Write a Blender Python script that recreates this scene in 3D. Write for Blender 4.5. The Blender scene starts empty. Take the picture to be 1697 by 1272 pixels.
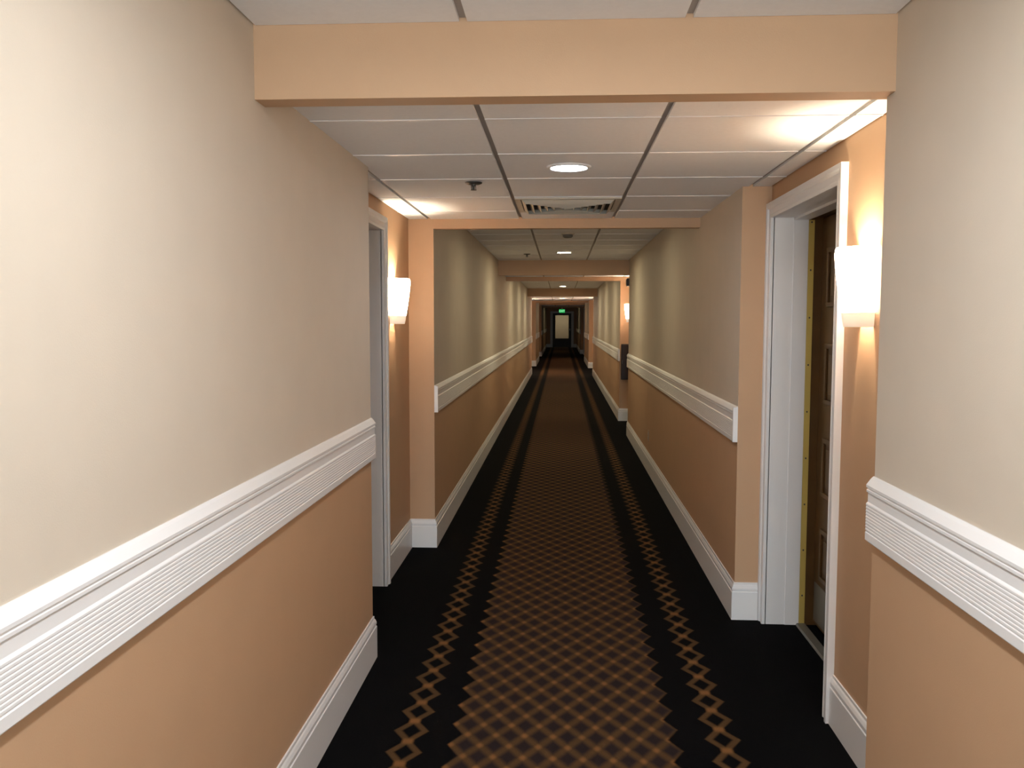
import bpy, bmesh, math
from mathutils import Matrix, Vector

scene = bpy.context.scene
COL = scene.collection
scene.view_settings.view_transform = 'Standard'
scene.view_settings.look = 'None'
scene.view_settings.exposure = 0.0
scene.view_settings.gamma = 1.0
scene.view_settings.use_curve_mapping = False
scene.cycles.use_denoising = True
scene.cycles.max_bounces = 10
scene.cycles.diffuse_bounces = 7
scene.cycles.sample_clamp_indirect = 6.0

# ------------------------------------------------------------------ measures (metres)
EYE = 1.547
LX, RX, RX2 = -0.8543, 0.8869, 0.9069        # corridor wall faces
AL, AR = -1.0244, 1.0535                     # recessed wall faces
OUT = 0.62                                   # how far the walls reach outwards behind their faces
CLOW, CHIGH, BEAM = EYE + 0.674, EYE + 0.812, EYE + 0.6115
RAIL_TOP, RAIL_BOT = EYE - 0.437, EYE - 0.620
YB, YE = -4.0, 50.6
T = 0.6096
X0 = -0.2709                                 # ceiling grid phase

# ------------------------------------------------------------------ materials
def new_mat(name):
    m = bpy.data.materials.new(name); m.use_nodes = True
    return m, m.node_tree.nodes, m.node_tree.links, m.node_tree.nodes['Principled BSDF']

def plain(name, col, rough=0.5, metal=0.0, noise=0.0, nscale=40.0, bump=0.0, bscale=300.0, spec=0.3):
    m, N, L, b = new_mat(name)
    b.inputs['Base Color'].default_value = (*col, 1)
    b.inputs['Roughness'].default_value = rough
    b.inputs['Metallic'].default_value = metal
    b.inputs['Specular IOR Level'].default_value = spec
    tc = N.new('ShaderNodeTexCoord')
    if noise > 0:
        n = N.new('ShaderNodeTexNoise'); n.inputs['Scale'].default_value = nscale; n.inputs['Detail'].default_value = 4
        L.new(tc.outputs['Object'], n.inputs['Vector'])
        r = N.new('ShaderNodeMapRange'); r.inputs['From Min'].default_value = 0.25; r.inputs['From Max'].default_value = 0.75
        r.inputs['To Min'].default_value = 1 - noise; r.inputs['To Max'].default_value = 1 + noise
        L.new(n.outputs['Fac'], r.inputs['Value'])
        mx = N.new('ShaderNodeVectorMath'); mx.operation = 'SCALE'
        mx.inputs[0].default_value = col
        L.new(r.outputs['Result'], mx.inputs['Scale'])
        L.new(mx.outputs['Vector'], b.inputs['Base Color'])
    if bump > 0:
        n2 = N.new('ShaderNodeTexNoise'); n2.inputs['Scale'].default_value = bscale; n2.inputs['Detail'].default_value = 3
        L.new(tc.outputs['Object'], n2.inputs['Vector'])
        bp = N.new('ShaderNodeBump'); bp.inputs['Strength'].default_value = bump; bp.inputs['Distance'].default_value = 0.002
        L.new(n2.outputs['Fac'], bp.inputs['Height']); L.new(bp.outputs['Normal'], b.inputs['Normal'])
    return m

def emit(name, col, strength):
    m, N, L, b = new_mat(name)
    b.inputs['Base Color'].default_value = (*col, 1)
    b.inputs['Emission Color'].default_value = (*col, 1)
    b.inputs['Emission Strength'].default_value = strength
    return m

CREAM = plain('cream_wall_covering', (0.645, 0.568, 0.472), 0.6, noise=0.02, nscale=6, bump=0.15)
PEACH = plain('peach_wall_paint', (0.555, 0.355, 0.215), 0.6, noise=0.02, nscale=6, bump=0.15)
WHITE = plain('white_trim_paint', (0.84, 0.835, 0.84), 0.35, spec=0.4)
TILE = plain('ceiling_tile', (0.86, 0.865, 0.88), 0.9, noise=0.02, nscale=60, bump=0.2)
TBAR = plain('ceiling_grid', (0.36, 0.33, 0.31), 0.5)
METALW = plain('white_enamel', (0.85, 0.85, 0.86), 0.4)
WOOD = plain('brown_door_wood', (0.11, 0.058, 0.02), 0.4, noise=0.18, nscale=9)
BRASS = plain('brass', (0.72, 0.55, 0.16), 0.35, metal=0.3)
STEEL = plain('brushed_steel', (0.20, 0.19, 0.165), 0.4, metal=0.5)
CHROME = plain('dark_chrome', (0.10, 0.09, 0.08), 0.35, metal=0.6)
DARKW = plain('dark_brown_enamel', (0.028, 0.014, 0.011), 0.4)
DARKF = plain('dark_bronze', (0.022, 0.018, 0.013), 0.4, metal=0.2)
BLACKP = plain('black_plastic', (0.02, 0.018, 0.016), 0.45)
CAV = plain('duct_interior', (0.05, 0.04, 0.03), 0.8)
VENTM = plain('vent_enamel', (0.60, 0.55, 0.46), 0.45)
IVORY = plain('ivory_plastic', (0.55, 0.48, 0.38), 0.4)
PANE = plain('cream_panel', (0.60, 0.52, 0.38), 0.5, noise=0.03)
def glass_mat(name='clear_glass', mixv=0.06, rough=0.02):
    m, N, L, b = new_mat(name); N.remove(b)
    t = N.new('ShaderNodeBsdfTransparent'); t.inputs['Color'].default_value = (0.93, 0.95, 0.93, 1)
    g = N.new('ShaderNodeBsdfGlossy'); g.inputs['Roughness'].default_value = rough
    x = N.new('ShaderNodeMixShader'); x.inputs[0].default_value = mixv
    L.new(t.outputs[0], x.inputs[1]); L.new(g.outputs[0], x.inputs[2]); L.new(x.outputs[0], N['Material Output'].inputs['Surface'])
    return m
GLASS = glass_mat()
GLASSD = glass_mat('door_glass', 0.02, 0.5)
GREENP = emit('exit_green', (0.03, 0.75, 0.16), 0.45)
GREENL = emit('exit_letters', (0.45, 1.0, 0.6), 1.0)

def lens_mat(name, strength, col=(1.0, 0.90, 0.74)):
    return emit(name, col, strength)

def shade_mat(name, strength):
    m, N, L, b = new_mat(name)
    N.remove(b)
    out = N['Material Output']
    d = N.new('ShaderNodeBsdfDiffuse'); d.inputs['Color'].default_value = (0.80, 0.70, 0.58, 1)
    t = N.new('ShaderNodeBsdfTranslucent'); t.inputs['Color'].default_value = (0.95, 0.82, 0.66, 1)
    mx = N.new('ShaderNodeMixShader'); mx.inputs[0].default_value = 0.42
    L.new(d.outputs[0], mx.inputs[1]); L.new(t.outputs[0], mx.inputs[2])
    e = N.new('ShaderNodeEmission'); e.inputs['Color'].default_value = (1.0, 0.88, 0.72, 1); e.inputs['Strength'].default_value = strength
    a = N.new('ShaderNodeAddShader')
    L.new(mx.outputs[0], a.inputs[0]); L.new(e.outputs[0], a.inputs[1])
    L.new(a.outputs[0], out.inputs['Surface'])
    return m
SHADE = shade_mat('frosted_glass_shade', 11.5)
SHADEF = shade_mat('bright_frosted_glass_shade', 55.0)
DIMGLOW = emit('shade_dim_glow', (1.0, 0.78, 0.58), 0.62)  # dimmer glow colour imitates the shade's light fading towards its bottom
BULB = emit('warm_bulb', (1.0, 0.90, 0.68), 900.0)
BULBF = emit('bright_warm_bulb', (1.0, 0.88, 0.60), 1000.0)

def carpet_mat():
    m, N, L, b = new_mat('patterned_carpet')
    b.inputs['Roughness'].default_value = 0.95
    b.inputs['Specular IOR Level'].default_value = 0.05
    geo = N.new('ShaderNodeNewGeometry')
    sep = N.new('ShaderNodeSeparateXYZ'); L.new(geo.outputs['Position'], sep.inputs[0])
    def mth(op, a, c=None, clamp=False):
        n = N.new('ShaderNodeMath'); n.operation = op; n.use_clamp = clamp
        for i, v in enumerate((a, c)):
            if v is None: continue
            if isinstance(v, (int, float)): n.inputs[i].default_value = v
            else: L.new(v, n.inputs[i])
        return n.outputs[0]
    def smooth(v, lo, hi):
        n = N.new('ShaderNodeMapRange'); n.interpolation_type = 'SMOOTHSTEP'
        n.inputs['From Min'].default_value = lo; n.inputs['From Max'].default_value = hi
        L.new(v, n.inputs['Value']); return n.outputs['Result']
    PX, PY = 0.1068, 0.1625
    def lattice(xc, yc):
        u = mth('DIVIDE', mth('SUBTRACT', sep.outputs['X'], xc), PX)
        v = mth('DIVIDE', mth('SUBTRACT', sep.outputs['Y'], yc), PY)
        a = mth('ABSOLUTE', mth('SUBTRACT', mth('FRACT', mth('ADD', u, v)), 0.5))
        c = mth('ABSOLUTE', mth('SUBTRACT', mth('FRACT', mth('SUBTRACT', u, v)), 0.5))
        return a, c, u, v      # a or c = 0 on a lattice line when the phase below is used
    # ---- the field: dark cells centred on (xc, yc); lines half a cell away
    a, c, u, v = lattice(-0.021 + PX * 0.0, 3.365)
    la = mth('SUBTRACT', 0.5, a); lc = mth('SUBTRACT', 0.5, c)      # 0.5 at a cell centre's lines ... see below
    # u+v integer at the cell centre -> fract 0 -> |.-.5| = .5 -> la = 0 ; on a line la = .5
    line = mth('MAXIMUM', smooth(la, 0.18, 0.46), smooth(lc, 0.18, 0.46))
    node = mth('MULTIPLY', smooth(la, 0.26, 0.48), smooth(lc, 0.26, 0.48))
    # zig-zag edge of the field: whole cells only, out to four cells from the middle
    du = mth('ABSOLUTE', mth('SUBTRACT', u, 0.39))
    fv = mth('ABSOLUTE', mth('SUBTRACT', mth('FRACT', mth('ADD', v, 0.0)), 0.5))   # .5 in a cell row
    edge = mth('ADD', 3.55, mth('MULTIPLY', mth('ABSOLUTE', mth('SUBTRACT', mth('MULTIPLY', fv, 2.0), 0.0)), 0.42))
    field = mth('SUBTRACT', 1.0, smooth(mth('SUBTRACT', du, edge), -0.04, 0.10))
    # ---- the two border chains of single diamonds
    def chain(xc):
        uu = mth('ABSOLUTE', mth('DIVIDE', mth('SUBTRACT', sep.outputs['X'], xc), PX))
        vv = mth('ABSOLUTE', mth('SUBTRACT', mth('FRACT', mth('DIVIDE', mth('SUBTRACT', sep.outputs['Y'], 3.38), PY)), 0.5))
        s = mth('ADD', uu, vv)
        ring = mth('MULTIPLY', smooth(s, 0.26, 0.42), mth('SUBTRACT', 1.0, smooth(s, 0.56, 0.68)))
        nd = mth('MULTIPLY', smooth(vv, 0.30, 0.48), mth('SUBTRACT', 1.0, smooth(uu, 0.10, 0.26)))
        return mth('MAXIMUM', ring, nd), nd
    c1, n1 = chain(-0.5565); c2, n2 = chain(0.607)
    ch = mth('MAXIMUM', c1, c2); chn = mth('MAXIMUM', n1, n2)
    def mix(f, A, B):
        n = N.new('ShaderNodeMix'); n.data_type = 'RGBA'
        L.new(f, n.inputs['Factor'])
        for k, val in (('A', A), ('B', B)):
            s = [i for i in n.inputs if i.name == k and i.type == 'RGBA'][0]
            if isinstance(val, tuple): s.default_value = (*val, 1)
            else: L.new(val, s)
        return [o for o in n.outputs if o.type == 'RGBA'][0]
    BLACK = (0.0036, 0.0036, 0.0042); DARK = (0.026, 0.018, 0.019); BROWN = (0.088, 0.049, 0.022); ORANGE = (0.215, 0.102, 0.036)
    fcol = mix(node, mix(line, DARK, BROWN), ORANGE)
    base = mix(field, BLACK, fcol)
    base = mix(ch, base, BROWN)
    base = mix(chn, base, ORANGE)
    nz = N.new('ShaderNodeTexNoise'); nz.inputs['Scale'].default_value = 260
    L.new(geo.outputs['Position'], nz.inputs['Vector'])
    sc = mth('ADD', mth('MULTIPLY', nz.outputs['Fac'], 0.5), 0.75)
    vm = N.new('ShaderNodeVectorMath'); vm.operation = 'SCALE'
    L.new(base, vm.inputs[0]); L.new(sc, vm.inputs['Scale'])
    L.new(vm.outputs['Vector'], b.inputs['Base Color'])
    bp = N.new('ShaderNodeBump'); bp.inputs['Strength'].default_value = 0.4; bp.inputs['Distance'].default_value = 0.003
    L.new(nz.outputs['Fac'], bp.inputs['Height']); L.new(bp.outputs['Normal'], b.inputs['Normal'])
    return m
CARPET = carpet_mat()

# ------------------------------------------------------------------ mesh helpers
def obj(name, bm, mats, parent=None, loc=None, kind=None, smooth=False):
    bmesh.ops.remove_doubles(bm, verts=bm.verts, dist=1e-6)
    bmesh.ops.recalc_face_normals(bm, faces=bm.faces)
    me = bpy.data.meshes.new(name)
    bm.to_mesh(me); bm.free()
    for m in (mats if isinstance(mats, (list, tuple)) else [mats]): me.materials.append(m)
    if smooth:
        for p in me.polygons: p.use_smooth = True
    o = bpy.data.objects.new(name, me); COL.objects.link(o)
    if parent is not None: o.parent = parent
    if loc is not None: o.location = loc
    if kind: o['kind'] = kind
    return o

def tag(o, label, cat, group=None):
    o['label'] = label; o['category'] = cat
    if group: o['group'] = group
    return o

def empty(name, loc, rz=0.0):
    o = bpy.data.objects.new(name, None); COL.objects.link(o)
    o.location = loc; o.rotation_euler = (0, 0, rz); o.empty_display_size = 0.1
    return o

def box(bm, x0, x1, y0, y1, z0, z1, mi=0, face_mat=None):
    if x1 - x0 < 1e-5 or y1 - y0 < 1e-5 or z1 - z0 < 1e-5: return
    v = [bm.verts.new((x, y, z)) for x in (x0, x1) for y in (y0, y1) for z in (z0, z1)]
    for idx, ax in (((0, 1, 3, 2), 'x'), ((4, 6, 7, 5), 'x'), ((0, 4, 5, 1), 'y'), ((2, 3, 7, 6), 'y'), ((0, 2, 6, 4), 'z'), ((1, 5, 7, 3), 'z')):
        f = bm.faces.new([v[i] for i in idx]); f.material_index = face_mat.get(ax, mi) if face_mat else mi

def bevel(o, w, seg=2):
    md = o.modifiers.new('bevel', 'BEVEL'); md.width = w; md.segments = seg; md.limit_method = 'ANGLE'
    return o

def lathe(bm, prof, n=32, a0=0.0, a1=2 * math.pi, sx=1.0, sy=1.0, mi=0):
    """prof: (r, z) pairs."""
    full = abs(a1 - a0 - 2 * math.pi) < 1e-6
    cols = []
    for k in range(n if full else n + 1):
        a = a0 + (a1 - a0) * k / n
        cols.append([bm.verts.new((r * math.cos(a) * sx, r * math.sin(a) * sy, z)) for r, z in prof])
    for k in range(n):
        A, B = cols[k], cols[(k + 1) % len(cols)]
        for i in range(len(prof) - 1):
            vs = [A[i], B[i], B[i + 1], A[i + 1]]
            f = bm.faces.new(vs); f.material_index = mi

def sweep(bm, path, prof, side):
    """sweep a closed (d, z) profile along a plan polyline; d points to the given side (+1 left of travel, -1 right)."""
    P = [Vector((p[0], p[1])) for p in path]
    rings = []
    for i, p in enumerate(P):
        ds = []
        if i > 0: ds.append((P[i] - P[i - 1]).normalized())
        if i < len(P) - 1: ds.append((P[i + 1] - P[i]).normalized())
        ns = [Vector((-d.y, d.x)) * side for d in ds]
        if len(ns) == 2:
            s = ns[0] + ns[1]; m = s / (1 + ns[0].dot(ns[1]))
        else: m = ns[0]
        rings.append([bm.verts.new((p.x + m.x * d, p.y + m.y * d, z)) for d, z in prof])
    n = len(prof)
    for a, c in zip(rings, rings[1:]):
        for i in range(n):
            bm.faces.new([a[i], a[(i + 1) % n], c[(i + 1) % n], c[i]])
    bm.faces.new(rings[0]); bm.faces.new(list(reversed(rings[-1])))

# ------------------------------------------------------------------ floor
bm = bmesh.new(); box(bm, -1.7, 1.7, YB - 0.2, YE + 2.5, -0.1, 0.0)
obj('floor', bm, CARPET, kind='structure')

# ------------------------------------------------------------------ walls
ZT = 2.62
SPLIT = (RAIL_TOP + RAIL_BOT) / 2
def straight_wall(side, xf, y0, y1):
    """full corridor wall: cream above the rail, peach below, peach end faces."""
    bm = bmesh.new()
    xa, xb = (AL - OUT, xf) if side == 'left' else (xf, AR + OUT)
    box(bm, xa, xb, y0, y1, 0, SPLIT, 1)
    box(bm, xa, xb, y0, y1, SPLIT, ZT, 0, {'y': 1, 'x': 0, 'z': 1})
    return obj('wall_' + side, bm, [CREAM, PEACH], kind='structure')

DOOR_TOP = EYE + 0.510
def recess_wall(side, y0, y1, opening=None):
    bm = bmesh.new()
    xa, xb = (AL - OUT, AL) if side == 'left' else (AR, AR + OUT)
    if opening:
        a, c = opening
        a -= 0.02; c += 0.02
        box(bm, xa, xb, y0, a, 0, ZT); box(bm, xa, xb, c, y1, 0, ZT); box(bm, xa, xb, a, c, DOOR_TOP + 0.02, ZT)
    else: box(bm, xa, xb, y0, y1, 0, ZT)
    return obj('wall_' + side, bm, PEACH, kind='structure')

YL1, YL2, YL3, YL4, YL5, YL6 = 3.827, 5.783, 25.2, 29.4, 33.5, 37.6
YR1, YR2, YR3, YR4, YR5, YR6, YR7, YR8 = 2.4686, 4.459, 11.70, 13.41, 24.6, 28.4, 33.5, 40.6
DOORS = {  # name: side, opening start, opening end
    'door_1': ('right', 3.36, 4.39), 'door_2': ('left', 3.90, 4.89), 'door_3': ('right', 11.85, 12.70),
    'door_4': ('left', 27.5, 28.5), 'door_5': ('right', 26.6, 27.6), 'door_6': ('left', 35.0, 36.0), 'door_7': ('right', 38.6, 39.6)}
straight_wall('left', LX, YB, YL1); recess_wall('left', YL1, YL2, DOORS['door_2'][1:])
straight_wall('left', LX, YL2, YL3); recess_wall('left', YL3, YL4, DOORS['door_4'][1:])
straight_wall('left', LX, YL4, YL5); recess_wall('left', YL5, YL6, DOORS['door_6'][1:])
straight_wall('left', LX, YL6, YE)
straight_wall('right', RX, YB, YR1); recess_wall('right', YR1, YR2, DOORS['door_1'][1:])
straight_wall('right', RX2, YR2, YR3); recess_wall('right', YR3, YR4, DOORS['door_3'][1:])
straight_wall('right', RX2, YR4, YR5); recess_wall('right', YR5, YR6, DOORS['door_5'][1:])
straight_wall('right', RX2, YR6, YR7); recess_wall('right', YR7, YR8, DOORS['door_7'][1:])
straight_wall('right', RX2, YR8, YE)
WX0, WX1, WZ0, WZ1 = -0.68, 0.72, 0.12, 2.20
bm = bmesh.new(); box(bm, -1.7, WX0, YB - 0.2, YB, 0, ZT); box(bm, WX1, 1.7, YB - 0.2, YB, 0, ZT)
box(bm, WX0, WX1, YB - 0.2, YB, 0, WZ0); box(bm, WX0, WX1, YB - 0.2, YB, WZ1, ZT)
obj('wall_back', bm, CREAM, kind='structure')
win = empty('added_window_1', ((WX0 + WX1) / 2, YB - 0.1, WZ0)); win['kind'] = 'structure'  # unseen window, added to supply cool light from behind the camera
ww, wh = (WX1 - WX0) / 2, WZ1 - WZ0
bm = bmesh.new()
box(bm, -ww, -ww + 0.05, -0.05, 0.05, 0, wh); box(bm, ww - 0.05, ww, -0.05, 0.05, 0, wh)
box(bm, -ww + 0.05, ww - 0.05, -0.05, 0.05, 0, 0.05); box(bm, -ww + 0.05, ww - 0.05, -0.05, 0.05, wh - 0.05, wh)
box(bm, -0.02, 0.02, -0.04, 0.04, 0.05, wh - 0.05)
obj('added_window_frame', bm, WHITE, win)
bm = bmesh.new(); box(bm, -ww + 0.05, ww - 0.05, -0.003, 0.003, 0.05, wh - 0.05); obj('pane', bm, GLASS, win)
bm = bmesh.new(); box(bm, -ww - 0.06, ww + 0.06, 0.102, 0.16, -0.03, 0.0); obj('added_window_sill', bm, WHITE, win)
ld = bpy.data.lights.new('added_daylight', 'AREA'); ld.shape = 'RECTANGLE'; ld.size = 1.7; ld.size_y = 2.2; ld.energy = 325.0; ld.color = (0.86, 0.95, 1.06)  # added fill light outside the unseen window
lo_ = bpy.data.objects.new('added_daylight', ld); COL.objects.link(lo_); lo_.location = (0.03, YB - 0.45, 1.15); lo_.rotation_euler = (math.radians(-90), 0, math.radians(180))

# ------------------------------------------------------------------ dropped soffit zones, beams and tiled ceilings
ZONES = [(2.408, 5.783), (11.72, 13.40), (21.9, 29.4), (33.5, 40.6)]
BT = 0.067
def ceiling(x0, x1, y0, y1, z, py):
    bm = bmesh.new(); g = 0.011
    box(bm, x0, x1, y0, y1, z + 0.011, z + 0.05, 1)
    k0 = math.floor((x0 - X0) / T)
    j0 = math.floor((y0 - py) / T)
    k = k0
    while X0 + k * T < x1:
        xa, xb = max(x0 + 0.006, X0 + k * T + g), min(x1 - 0.006, X0 + (k + 1) * T - g)
        j = j0
        while py + j * T < y1:
            ya, yb = max(y0 + 0.002, py + j * T + g * 0.7), min(y1 - 0.002, py + (j + 1) * T - g * 0.7)
            if xb - xa > 0.02 and yb - ya > 0.02:
                box(bm, xa, xb, ya, yb, z, z + 0.0105, 0)
                if py + (j + 1) * T + 0.012 < y1: box(bm, xa, xb, py + (j + 1) * T - 0.0075, py + (j + 1) * T + 0.0075, z - 0.0025, z + 0.0105, 2)
            j += 1
        k += 1
    return obj('ceiling', bm, [TILE, TBAR, METALW], kind='structure')
prev = YB
for i, (a, c) in enumerate(ZONES):
    ceiling(LX, RX2 if i else RX, prev, a, CHIGH, 10.34 - T / 2)
    for y0, y1, xr in ((a, a + BT + (0.018 if i == 0 else 0), AR), (c, c + BT, RX2)):
        xl = LX
        bm = bmesh.new(); box(bm, xl, xr, y0, y1, BEAM, ZT)
        obj('ceiling_beam', bm, PEACH, kind='structure')
    prev = c + BT
ceiling(LX, RX2, prev, YE, CHIGH, 10.34 - T / 2)
ceiling(AL, AR, ZONES[0][0] + BT + 0.018, ZONES[0][1], CLOW, 2.9455)
ceiling(LX, AR, ZONES[1][0] + BT, ZONES[1][1], CLOW, 11.9)
ceiling(AL, AR, ZONES[2][0] + BT, ZONES[2][1], CLOW, 22.2)
ceiling(AL, AR, ZONES[3][0] + BT, ZONES[3][1], CLOW, 33.8)

# ------------------------------------------------------------------ chair rails and baseboards
RH = RAIL_TOP - RAIL_BOT
def rail_profile():
    p = [(0, 0.0), (0.020, 0.0), (0.022, 0.003), (0.022, 0.024), (0.0195, 0.026)]
    n, z0, z1 = 9, 0.028, 0.108
    st = (z1 - z0) / n
    for i in range(n):
        z = z0 + i * st
        p += [(0.0218, z + st * 0.25), (0.0218, z + st * 0.72), (0.0203, z + st * 0.98)]
    p += [(0.0170, 0.111), (0.0170, 0.137), (0.0215, 0.140), (0.0215, 0.146), (0.0185, 0.1475), (0.0185, 0.1505), (0.0225, 0.153), (0.0225, 0.160), (0.010, 0.177), (0.004, RH), (0, RH)]
    return [(d, RAIL_BOT + z) for d, z in p]
RP = rail_profile()
n_trim = [0]
def rail(side, x, y0, y1, cap=False):
    n_trim[0] += 1
    bm = bmesh.new()
    s = -1 if side == 'left' else 1
    sweep(bm, [(x, y0), (x, y1)], RP, s)
    if cap:      # plain mitred return on the end that faces the hall
        xa, xb = (x, x + 0.024) if side == 'left' else (x - 0.024, x)
        box(bm, xa, xb, y0 - 0.004, y0 + 0.012, RAIL_BOT, RAIL_TOP - 0.004)
    return obj('trim_%d' % n_trim[0], bm, WHITE, kind='structure')
rail('left', LX, YB, YL1); rail('left', LX, YL2 + 0.004, YL3, True); rail('left', LX, YL4 + 0.004, YL5, True); rail('left', LX, YL6 + 0.004, YE, True)
rail('right', RX, YB, YR1); rail('right', RX2, YR2 + 0.004, YR3, True); rail('right', RX2, YR4 + 0.004, YR5, True)
rail('right', RX2, YR6 + 0.004, YR7, True); rail('right', RX2, YR8 + 0.004, YE, True)

BH = 0.195
BP = [(0, 0), (0.016, 0), (0.016, 0.146), (0.0125, 0.149), (0.0125, 0.154), (0.0145, 0.157), (0.0145, 0.166), (0.010, 0.178), (0.006, 0.184), (0.006, BH), (0, BH)]
CW = 0.07
def base(side, path):
    bm = bmesh.new(); sweep(bm, path, BP, -1 if side == 'left' else 1)
    return obj('baseboard_' + side, bm, WHITE, kind='structure')
dl = lambda n: (DOORS[n][1] - CW, DOORS[n][2] + CW)
base('left', [(LX, YB), (LX, YL1), (AL + 0.03, YL1)])
base('left', [(AL, dl('door_2')[1]), (AL, YL2), (LX, YL2), (LX, YL3), (AL, YL3), (AL, dl('door_4')[0])])
base('left', [(AL, dl('door_4')[1]), (AL, YL4), (LX, YL4), (LX, YL5), (AL, YL5), (AL, dl('door_6')[0])])
base('left', [(AL, dl('door_6')[1]), (AL, YL6), (LX, YL6), (LX, YE)])
base('right', [(RX, YB), (RX, YR1), (AR, YR1), (AR, dl('door_1')[0])])
base('right', [(AR - 0.03, YR2), (RX2, YR2), (RX2, YR3), (AR, YR3), (AR, dl('door_3')[0])])
base('right', [(AR, dl('door_3')[1]), (AR, YR4), (RX2, YR4), (RX2, YR5), (AR, YR5), (AR, dl('door_5')[0])])
base('right', [(AR, dl('door_5')[1]), (AR, YR6), (RX2, YR6), (RX2, YR7), (AR, YR7), (AR, dl('door_7')[0])])
base('right', [(AR, dl('door_7')[1]), (AR, YR8), (RX2, YR8), (RX2, YE)])

# ------------------------------------------------------------------ guest room doors (local: wall plane x=0, hall on -x)
HEAD = EYE + 0.585
def casing_bm(w):
    h = w / 2
    bm = bmesh.new()
    # picture-frame sweep round the opening in the (y, z) plane with a moulded section
    sec = [(0.0, 0.0), (0.0, -0.019), (0.012, -0.022), (0.016, -0.019), (0.040, -0.019), (0.044, -0.024), (0.052, -0.028), (0.070, -0.028), (0.070, 0.0)]
    corners = [(-h, 0.0, -1, 0), (-h, DOOR_TOP, -1, 1), (h, DOOR_TOP, 1, 1), (h, 0.0, 1, 0)]
    rings = []
    for y, z, oy, oz in corners:
        rings.append([bm.verts.new((x, y + oy * a, z + oz * a * (HEAD - DOOR_TOP) / 0.07)) for a, x in sec])
    n = len(sec)
    for A, B in zip(rings, rings[1:]):
        for i in range(n): bm.faces.new([A[i], A[(i + 1) % n], B[(i + 1) % n], B[i]])
    bm.faces.new(rings[0]); bm.faces.new(list(reversed(rings[-1])))
    return bm
def make_door(name, side, y0, y1):
    yc, w = (y0 + y1) / 2, y1 - y0
    h = w / 2
    root = empty(name, (AR if side == 'right' else AL, yc, 0), 0 if side == 'right' else math.pi)
    root['kind'] = 'structure'
    obj('casing', casing_bm(w), WHITE, root)
    bm = bmesh.new()
    for s in (-1, 1):
        ya, yb = sorted((s * h, s * (h + 0.02)))
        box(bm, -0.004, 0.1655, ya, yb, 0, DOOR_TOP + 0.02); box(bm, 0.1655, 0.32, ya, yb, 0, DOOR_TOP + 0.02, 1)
        ya, yb = sorted((s * (h - 0.004), s * h))
        box(bm, 0.095, 0.165, ya, yb, 0, DOOR_TOP)
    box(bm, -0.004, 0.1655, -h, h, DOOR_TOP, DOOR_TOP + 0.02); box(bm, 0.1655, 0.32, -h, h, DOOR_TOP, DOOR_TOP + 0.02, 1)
    box(bm, 0.095, 0.165, -h, h, DOOR_TOP - 0.012, DOOR_TOP)
    obj('jamb', bm, [WHITE, WOOD], root)  # deep jamb takes the dark wood colour to paint the shaded gap
    for s in (-1, 1):
        bm = bmesh.new()
        ya, yb = sorted((s * (h - 0.004), s * h))
        box(bm, 0.166, 0.194, ya, yb, 0.005, DOOR_TOP - 0.012)
        for k in range(9):
            z = 0.15 + k * 0.235
            yy = s * (h - 0.0045)
            box(bm, 0.176, 0.183, yy - 0.001, yy + 0.001, z, z + 0.008, 1)
        obj('weather_strip', bm, [BRASS, CHROME], root)['label'] = 'yellow brass weather strip'
    # leaf with raised and moulded panels, four rows of two
    bm = bmesh.new(); xf = 0.235
    box(bm, xf, xf + 0.045, -h + 0.004, h - 0.004, 0.022, DOOR_TOP - 0.004)
    rows = [(0.27, 0.53), (0.69, 0.98), (1.145, 1.44), (1.615, 1.90)]
    for z0, z1 in rows:
        for ya, yb in ((-h + 0.115, -0.05), (0.05, h - 0.115)):
            m = 0.022
            for args in ((ya, yb, z0, z0 + m), (ya, yb, z1 - m, z1), (ya, ya + m, z0 + m, z1 - m), (yb - m, yb, z0 + m, z1 - m)):
                box(bm, xf - 0.012, xf, *args)
            box(bm, xf - 0.006, xf, ya + 0.05, yb - 0.05, z0 + 0.05, z1 - 0.05)
    bevel(obj('door_leaf', bm, WOOD, root), 0.004)
    bm = bmesh.new(); box(bm, xf - 0.004, xf, -h + 0.03, h - 0.03, 0.04, 0.235)
    obj('kick_plate', bm, STEEL, root)['label'] = 'grey metal kick plate'
    bm = bmesh.new()
    v = [(0.150, 0.0), (0.156, 0.010), (0.196, 0.010), (0.204, 0.0)]
    A = [bm.verts.new((x, -h, z)) for x, z in v]; B = [bm.verts.new((x, h, z)) for x, z in v]
    for i in range(4): bm.faces.new([A[i], A[(i + 1) % 4], B[(i + 1) % 4], B[i]])
    bm.faces.new(A); bm.faces.new(list(reversed(B)))
    obj('threshold', bm, STEEL, root)
    return root
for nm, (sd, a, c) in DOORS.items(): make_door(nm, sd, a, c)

# ------------------------------------------------------------------ end of the hall: wall, cased opening, dark door with pale panel
bm = bmesh.new()
EX0, EX1, EZ = -0.49, 0.59, EYE + 0.43
box(bm, -1.7, EX0, YE, YE + 0.2, 0, ZT); box(bm, EX1, 1.7, YE, YE + 0.2, 0, ZT); box(bm, EX0, EX1, YE, YE + 0.2, EZ, ZT)
obj('wall_end', bm, PEACH, kind='structure')
base('end', [(EX0 - 0.14, YE), (LX, YE)]) if False else None
for side, xa, xb in (('left', LX, EX0 - 0.14), ('right', EX1 + 0.14, RX2)):
    bm = bmesh.new(); sweep(bm, [(xa, YE), (xb, YE)], BP, -1)
    obj('baseboard_end', bm, WHITE, kind='structure')
root = empty('door_8', ((EX0 + EX1) / 2, YE, 0)); root['kind'] = 'structure'
hw = (EX1 - EX0) / 2
bm = bmesh.new()
for s in (-1, 1):
    xa, xb = sorted((s * hw, s * (hw + 0.14))); box(bm, xa, xb, -0.025, 0.0, 0, EZ + 0.12)
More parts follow.
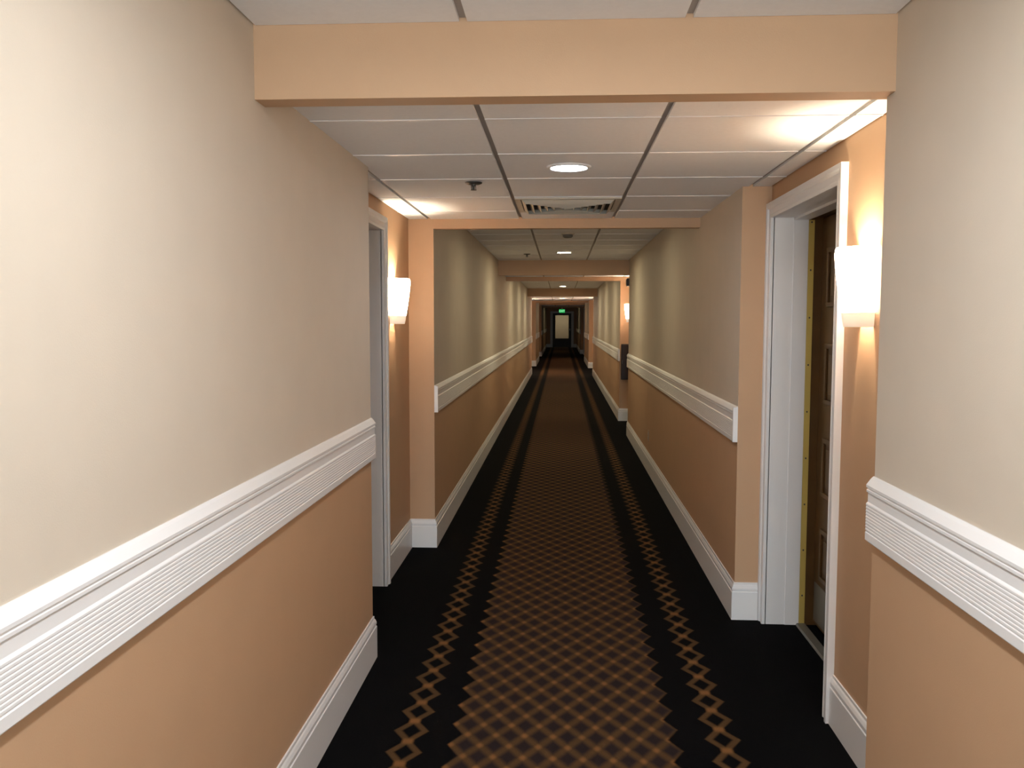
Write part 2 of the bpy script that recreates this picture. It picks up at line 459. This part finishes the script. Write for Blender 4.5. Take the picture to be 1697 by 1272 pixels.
box(bm, -hw, hw, -0.025, 0.0, EZ, EZ + 0.12)
bevel(obj('casing', bm, WHITE, root), 0.006)
bm = bmesh.new()
fw = 0.15
box(bm, -hw, -hw + fw, 0.04, 0.10, 0.012, EZ); box(bm, hw - fw, hw, 0.04, 0.10, 0.012, EZ)
box(bm, -hw + fw, hw - fw, 0.04, 0.10, EZ - 0.11, EZ); box(bm, -hw + fw, hw - fw, 0.04, 0.10, 0.012, 0.52)
bevel(obj('door_leaf', bm, DARKF, root), 0.004)['label'] = 'dark door frame'
bm = bmesh.new(); box(bm, -hw + fw, hw - fw, 0.06, 0.08, 0.52, EZ - 0.11)
obj('door_panel', bm, GLASSD, root)['label'] = 'glass pane'
bm = bmesh.new(); box(bm, -1.7, 1.7, YE + 2.4, YE + 2.5, 0, ZT); box(bm, -1.7, -1.2, YE + 0.2, YE + 2.4, 0, ZT); box(bm, 1.2, 1.7, YE + 0.2, YE + 2.4, 0, ZT)
obj('wall_vestibule', bm, CREAM, kind='structure')
bm = bmesh.new(); box(bm, -1.2, 1.2, YE + 0.2, YE + 2.4, CHIGH, CHIGH + 0.05)
obj('ceiling', bm, TILE, kind='structure')
bm = bmesh.new(); box(bm, hw - 0.10, hw - 0.06, 0.0, 0.04, 0.98, 1.10); box(bm, hw - 0.17, hw - 0.06, -0.02, 0.0, 1.03, 1.05)
obj('handle', bm, STEEL, root)

# ------------------------------------------------------------------ recessed downlights
def copy_tree(o, parent=None):
    c = o.copy(); COL.objects.link(c)
    if parent is not None: c.parent = parent
    for ch in [k for k in o.children]: copy_tree(ch, c)
    return c
def make_downlight():
    r = empty('recessed_downlight', (0, 0, 0))
    bm = bmesh.new()
    lathe(bm, [(0.079, -0.0005), (0.079, -0.006), (0.082, -0.009), (0.090, -0.008), (0.097, -0.004), (0.098, -0.0005)], 40)
    obj('trim_ring', bm, METALW, r, smooth=True)
    bm = bmesh.new()
    vs = [bm.verts.new((0.079 * math.cos(2 * math.pi * k / 40), 0.079 * math.sin(2 * math.pi * k / 40), -0.0045)) for k in range(40)]
    bm.faces.new(list(reversed(vs)))
    me = bpy.data.meshes.new('lens'); bm.to_mesh(me); bm.free(); me.materials.append(LENS['mid'])
    l = bpy.data.objects.new('lens', me); COL.objects.link(l); l.parent = r
    return r
LENS = {'mid': lens_mat('downlight_lens', 195.0, (1.0, 0.87, 0.57)), 'near': lens_mat('near_downlight_lens', 385.0, (0.97, 1.0, 1.03)),
        'alcove': lens_mat('alcove_downlight_lens', 80.0, (0.95, 0.95, 1.0)), 'low': lens_mat('low_downlight_lens', 85.0, (1.0, 0.87, 0.57)),
        'vest': lens_mat('vestibule_lens', 180.0, (1.0, 0.85, 0.6)), 'dim': lens_mat('far_downlight_lens', 60.0, (1.0, 0.85, 0.55))}
dproto = make_downlight(); dsrc = copy_tree(dproto)
DL = [  # y, ceiling, lens, label
 (3.855, CLOW, 'alcove', 'round lit ceiling downlight nearest the camera, in front of the air vent'),
 (10.34, CHIGH, 'mid', 'round lit downlight just before the second ceiling beam, beyond the smoke detector'),
 (20.47, CHIGH, 'mid', 'small third ceiling downlight down the hall, between the dark beams past the right sconce'),
 (25.9, CLOW, 'mid', 'tiny fourth ceiling downlight, under the brightly lit far soffit frame'),
 (44.0, CHIGH, 'dim', 'dim farthest ceiling downlight just above the green exit sign'),
 (1.20, CHIGH, 'near', 'ceiling downlight directly above the camera, before the first beam'),
 (-2.41, CHIGH, 'near', 'ceiling downlight behind the camera'),
 (7.25, CHIGH, 'low', 'ceiling downlight hidden just behind the second soffit beam'),
 (14.7, CHIGH, 'mid', 'ceiling downlight hidden behind the third soffit'),
 (17.6, CHIGH, 'mid', 'ceiling downlight hidden above the third soffit line'),
 (51.9, CHIGH, 'vest', 'ceiling downlight behind the glass end door'),
 (31.5, CHIGH, 'dim', 'ceiling downlight hidden behind the far lit soffit'),
]
for i, (y, z, ln, lab) in enumerate(DL):
    o = dproto if i == 0 else dsrc if i == 1 else copy_tree(dsrc)
    o.location = (0.030, y, z)
    for ch in o.children:
        if ch.name.startswith('lens') and ln != 'mid':
            ch.data = ch.data.copy(); ch.data.materials[0] = LENS[ln]
    tag(o, lab, 'ceiling light', 'recessed downlights along the hall ceiling')

# ------------------------------------------------------------------ wall sconces (local: wall plane x=0, shade towards -x)
def make_sconce():
    r = empty('wall_sconce', (0, 0, 0))
    Hs = 0.272
    upper = [(0.0865, 0.050), (0.096, 0.105), (0.104, 0.160), (0.1105, 0.212), (0.1135, 0.248), (0.112, 0.264), (0.108, Hs)]
    dim_band = [(0.077, 0.0), (0.082, 0.020), (0.0865, 0.0495)]  # separate lower piece that carries the painted dimmer glow
    for nm, outer, mt in (('shade', upper, SHADE), ('shade_dim_band', dim_band, DIMGLOW)):
        prof = outer + [(r_ - 0.004, z_) for r_, z_ in reversed(outer)]
        bm = bmesh.new()
        lathe(bm, prof + [prof[0]], 36, math.pi / 2, 3 * math.pi / 2, 1.0, 0.84)
        obj(nm, bm, mt, r, smooth=True)
    bm = bmesh.new(); box(bm, -0.012, -0.0008, -0.045, 0.045, 0.055, 0.215)
    bevel(obj('backplate', bm, METALW, r), 0.004)
    bm = bmesh.new()
    lathe(bm, [(0.0, 0.0), (0.016, 0.0), (0.018, 0.004), (0.016, 0.010), (0.016, 0.060), (0.0, 0.061)], 20)
    box(bm, 0.0, 0.040, -0.006, 0.006, 0.015, 0.026)
    obj('lamp_holder', bm, METALW, r, loc=(-0.050, 0, 0.075), smooth=False)
    bm = bmesh.new(); bmesh.ops.create_uvsphere(bm, u_segments=16, v_segments=10, radius=0.028)
    obj('bulb', bm, BULB, r, loc=(-0.048, 0, 0.166), smooth=True)
    return r
sproto = make_sconce()
SZ = EYE - 0.020
SC = [('right', 3.05, 'lit frosted glass wall sconce nearest the camera, right of the white door casing'),
      ('left', 5.20, 'lit frosted glass wall sconce on the left, between door casing and peach pillar'),
      ('right', 13.02, 'small distant lit sconce on the right, above the dark brown wall box'),
      ('left', 26.6, 'far lit wall sconce in the left recess beyond the long left chair rail'),
      ('right', 25.45, 'far lit wall sconce in the right recess beyond the distant right chair rail'),
      ('left', 34.2, 'farthest wall sconce in the last left recess before the end door'),
      ('right', 34.2, 'farthest wall sconce in the last right recess before the end door')]
for i, (sd, y, lab) in enumerate(SC):
    o = sproto if i == 0 else copy_tree(sproto)
    o.location = (AR if sd == 'right' else AL, y, SZ)
    o.rotation_euler = (0, 0, 0 if sd == 'right' else math.pi)
    if 20 < y < 30:
        for ch in o.children:
            if ch.name.startswith('bulb'): ch.data = ch.data.copy(); ch.data.materials[0] = BULBF
            if ch.name.split('.')[0] == 'shade': ch.data = ch.data.copy(); ch.data.materials[0] = SHADEF
    tag(o, lab, 'wall lamp', 'frosted wall sconces in the door recesses')

# ------------------------------------------------------------------ ceiling fittings
def make_sprinkler():
    r = empty('sprinkler_head', (0, 0, 0))
    bm = bmesh.new(); lathe(bm, [(0.0, -0.0008), (0.042, -0.0008), (0.042, -0.005), (0.030, -0.010), (0.0, -0.010)], 24)
    obj('escutcheon', bm, CHROME, r, smooth=False)
    bm = bmesh.new(); lathe(bm, [(0.0, -0.009), (0.011, -0.010), (0.011, -0.018), (0.006, -0.021), (0.006, -0.034), (0.0, -0.036)], 14)
    for s in (-1, 1):
        box(bm, s * 0.010 - 0.002, s * 0.010 + 0.002, -0.003, 0.003, -0.036, -0.014)
    obj('frame', bm, CHROME, r)
    bm = bmesh.new(); lathe(bm, [(0.0, -0.036), (0.014, -0.036), (0.015, -0.038), (0.0, -0.039)], 16)
    obj('deflector', bm, CHROME, r)
    return r
sp = make_sprinkler(); sp.location = (-0.431, 4.265, CLOW)
tag(sp, 'dark fire sprinkler head in the near ceiling, left of the first downlight', 'sprinkler', 'ceiling sprinklers')
s2 = copy_tree(sp); s2.location = (-0.421, 10.6, CHIGH)
tag(s2, 'tiny distant sprinkler head left of the second downlight', 'sprinkler', 'ceiling sprinklers')

r = empty('smoke_detector', (0.057, 8.11, CHIGH))
bm = bmesh.new(); lathe(bm, [(0.0, -0.0005), (0.062, -0.0005), (0.062, -0.010), (0.055, -0.016), (0.0, -0.016)], 28); obj('base', bm, IVORY, r)
bm = bmesh.new(); lathe(bm, [(0.0, -0.016), (0.048, -0.016), (0.046, -0.034), (0.034, -0.044), (0.0, -0.046)], 28); obj('sensor_head', bm, plain('grey_plastic', (0.16, 0.14, 0.12), 0.5), r)
tag(r, 'round smoke detector on the ceiling just past the near soffit beam', 'smoke detector')

# louvred air vent filling one ceiling tile
vy0 = 2.9455 + 3 * T
r = empty('air_vent', (X0 + T / 2, vy0 + T / 2, CLOW))
def frustum_ring(bm, ho, zo, hi, zi, t=0.0015):
    """sloped square vane from half-size ho at zo to half-size hi at zi"""
    q = [(-1, -1), (1, -1), (1, 1), (-1, 1)]
    rings = []
    for hh, zz in ((ho, zo), (hi, zi), (hi - t, zi + t), (ho - t * 1.5, zo + t)):
        rings.append([bm.verts.new((sx * hh, sy * hh, zz)) for sx, sy in q])
    for a in range(4):
        A, B = rings[a], rings[(a + 1) % 4]
        for k in range(4): bm.faces.new([A[k], A[(k + 1) % 4], B[(k + 1) % 4], B[k]])
bm = bmesh.new(); H2 = T / 2 - 0.012
for x0, x1, y0, y1 in ((-H2, H2, -H2, -H2 + 0.035), (-H2, H2, H2 - 0.035, H2), (-H2, -H2 + 0.03, -H2 + 0.035, H2 - 0.035), (H2 - 0.03, H2, -H2 + 0.035, H2 - 0.035)):
    box(bm, x0, x1, y0, y1, -0.010, -0.0008)
obj('frame', bm, VENTM, r)
bm = bmesh.new(); box(bm, -H2 + 0.031, H2 - 0.031, -H2 + 0.036, H2 - 0.036, -0.0035, -0.0010); obj('duct', bm, CAV, r)
for k in range(6):
    bm = bmesh.new(); ho = H2 - 0.034 - k * 0.040
    frustum_ring(bm, ho, -0.005, ho - 0.024, -0.030)
    obj('vane', bm, VENTM, r)
bm = bmesh.new(); box(bm, -0.020, 0.020, -0.020, 0.020, -0.030, -0.005); obj('core', bm, VENTM, r)
tag(r, 'square louvred air vent in the ceiling behind the first downlight', 'vent')

# exit sign near the end of the hall
ey = 46.5
r = empty('exit_sign', (0.04, ey, EYE + 0.415))
bm = bmesh.new(); box(bm, -0.17, 0.17, -0.02, 0.02, 0, 0.215); bevel(obj('housing', bm, BLACKP, r), 0.006)
bm = bmesh.new(); box(bm, -0.155, 0.155, -0.024, -0.020, 0.015, 0.20); obj('lit_face', bm, GREENP, r)
bm = bmesh.new(); box(bm, -0.02, 0.02, -0.015, 0.015, 0.215, CHIGH - EYE - 0.415 - 0.0005); obj('canopy', bm, METALW, r)
cu = bpy.data.curves.new('letters', 'FONT'); cu.body = 'EXIT'; cu.size = 0.15; cu.align_x = 'CENTER'; cu.extrude = 0.001
to = bpy.data.objects.new('letters', cu); COL.objects.link(to)
dg = bpy.context.evaluated_depsgraph_get(); me = bpy.data.meshes.new_from_object(to.evaluated_get(dg))
bpy.data.objects.remove(to)
me.materials.clear(); me.materials.append(GREENL)
lo = bpy.data.objects.new('letters', me); COL.objects.link(lo); lo.parent = r
lo.location = (0, -0.0255, 0.055); lo.rotation_euler = (math.pi / 2, 0, 0)
tag(r, 'small green lit exit sign hanging above the end door', 'exit sign')

# dark wall box on the pillar by the distant right sconce
r = empty('wall_cabinet', (0.985, YR4, EYE - 0.90))
bm = bmesh.new(); box(bm, -0.060, 0.060, -0.09, -0.001, 0, 0.545); bevel(obj('body', bm, DARKW, r), 0.006)
bm = bmesh.new(); box(bm, -0.052, 0.052, -0.098, -0.0905, 0.012, 0.533); bevel(obj('front_door', bm, DARKW, r), 0.003)
bm = bmesh.new(); box(bm, -0.046, -0.040, -0.106, -0.0985, 0.24, 0.30); obj('pull', bm, CHROME, r)
tag(r, 'tall dark brown wall box under the small distant right sconce', 'cabinet')

# small dark box up at the right wall corner before the distant sconce
r = empty('emergency_light', (0.915, YR3 - 0.0005, EYE + 0.465))
bm = bmesh.new(); box(bm, -0.040, 0.04, 0.0, 0.09, 0, 0.105); bevel(obj('housing', bm, DARKW, r), 0.006)
bm = bmesh.new(); box(bm, -0.046, -0.0405, 0.012, 0.078, 0.018, 0.085); obj('cover', bm, BLACKP, r)
tag(r, 'small dark box high on the right wall corner above the distant sconce', 'emergency light')

# wall outlet low on the right wall
r = empty('wall_outlet', (RX2, 8.9, 0.31))
bm = bmesh.new(); box(bm, -0.006, -0.0005, -0.037, 0.037, 0, 0.115); bevel(obj('cover_plate', bm, plain('tan_plastic', (0.50, 0.36, 0.24), 0.4), r), 0.002)
for z in (0.022, 0.066):
    bm = bmesh.new(); box(bm, -0.0085, -0.0062, -0.016, 0.016, z, z + 0.028); obj('socket', bm, IVORY, r)
tag(r, 'small power outlet low on the right wall above the baseboard', 'outlet')

# ------------------------------------------------------------------ world and camera
w = bpy.data.worlds.new('world'); scene.world = w; w.use_nodes = True
w.node_tree.nodes['Background'].inputs['Color'].default_value = (0, 0, 0, 1)

F, YAW, PITCH, ROLL = 1431.11, -0.0566, 0.0731, -0.0015
def ray(a, b):
    a, b = a * math.cos(ROLL) + b * math.sin(ROLL), -a * math.sin(ROLL) + b * math.cos(ROLL)
    y = math.cos(PITCH) + b * math.sin(PITCH); z = -math.sin(PITCH) + b * math.cos(PITCH)
    return Vector((a * math.cos(YAW) + y * math.sin(YAW), -a * math.sin(YAW) + y * math.cos(YAW), z))
fwd = ray(0, 0); right = (ray(1, 0) - fwd).normalized(); up = (ray(0, 1) - fwd).normalized(); back = -fwd.normalized()
cam = bpy.data.cameras.new('camera'); co = bpy.data.objects.new('camera', cam); COL.objects.link(co)
M = Matrix((right, up, back)).transposed().to_4x4(); M.translation = Vector((0, 0, EYE)); co.matrix_world = M
cam.sensor_fit = 'HORIZONTAL'; cam.sensor_width = 36.0; cam.lens = 36.0 * F / 1697.0
cam.clip_start = 0.02; cam.clip_end = 200
scene.camera = co
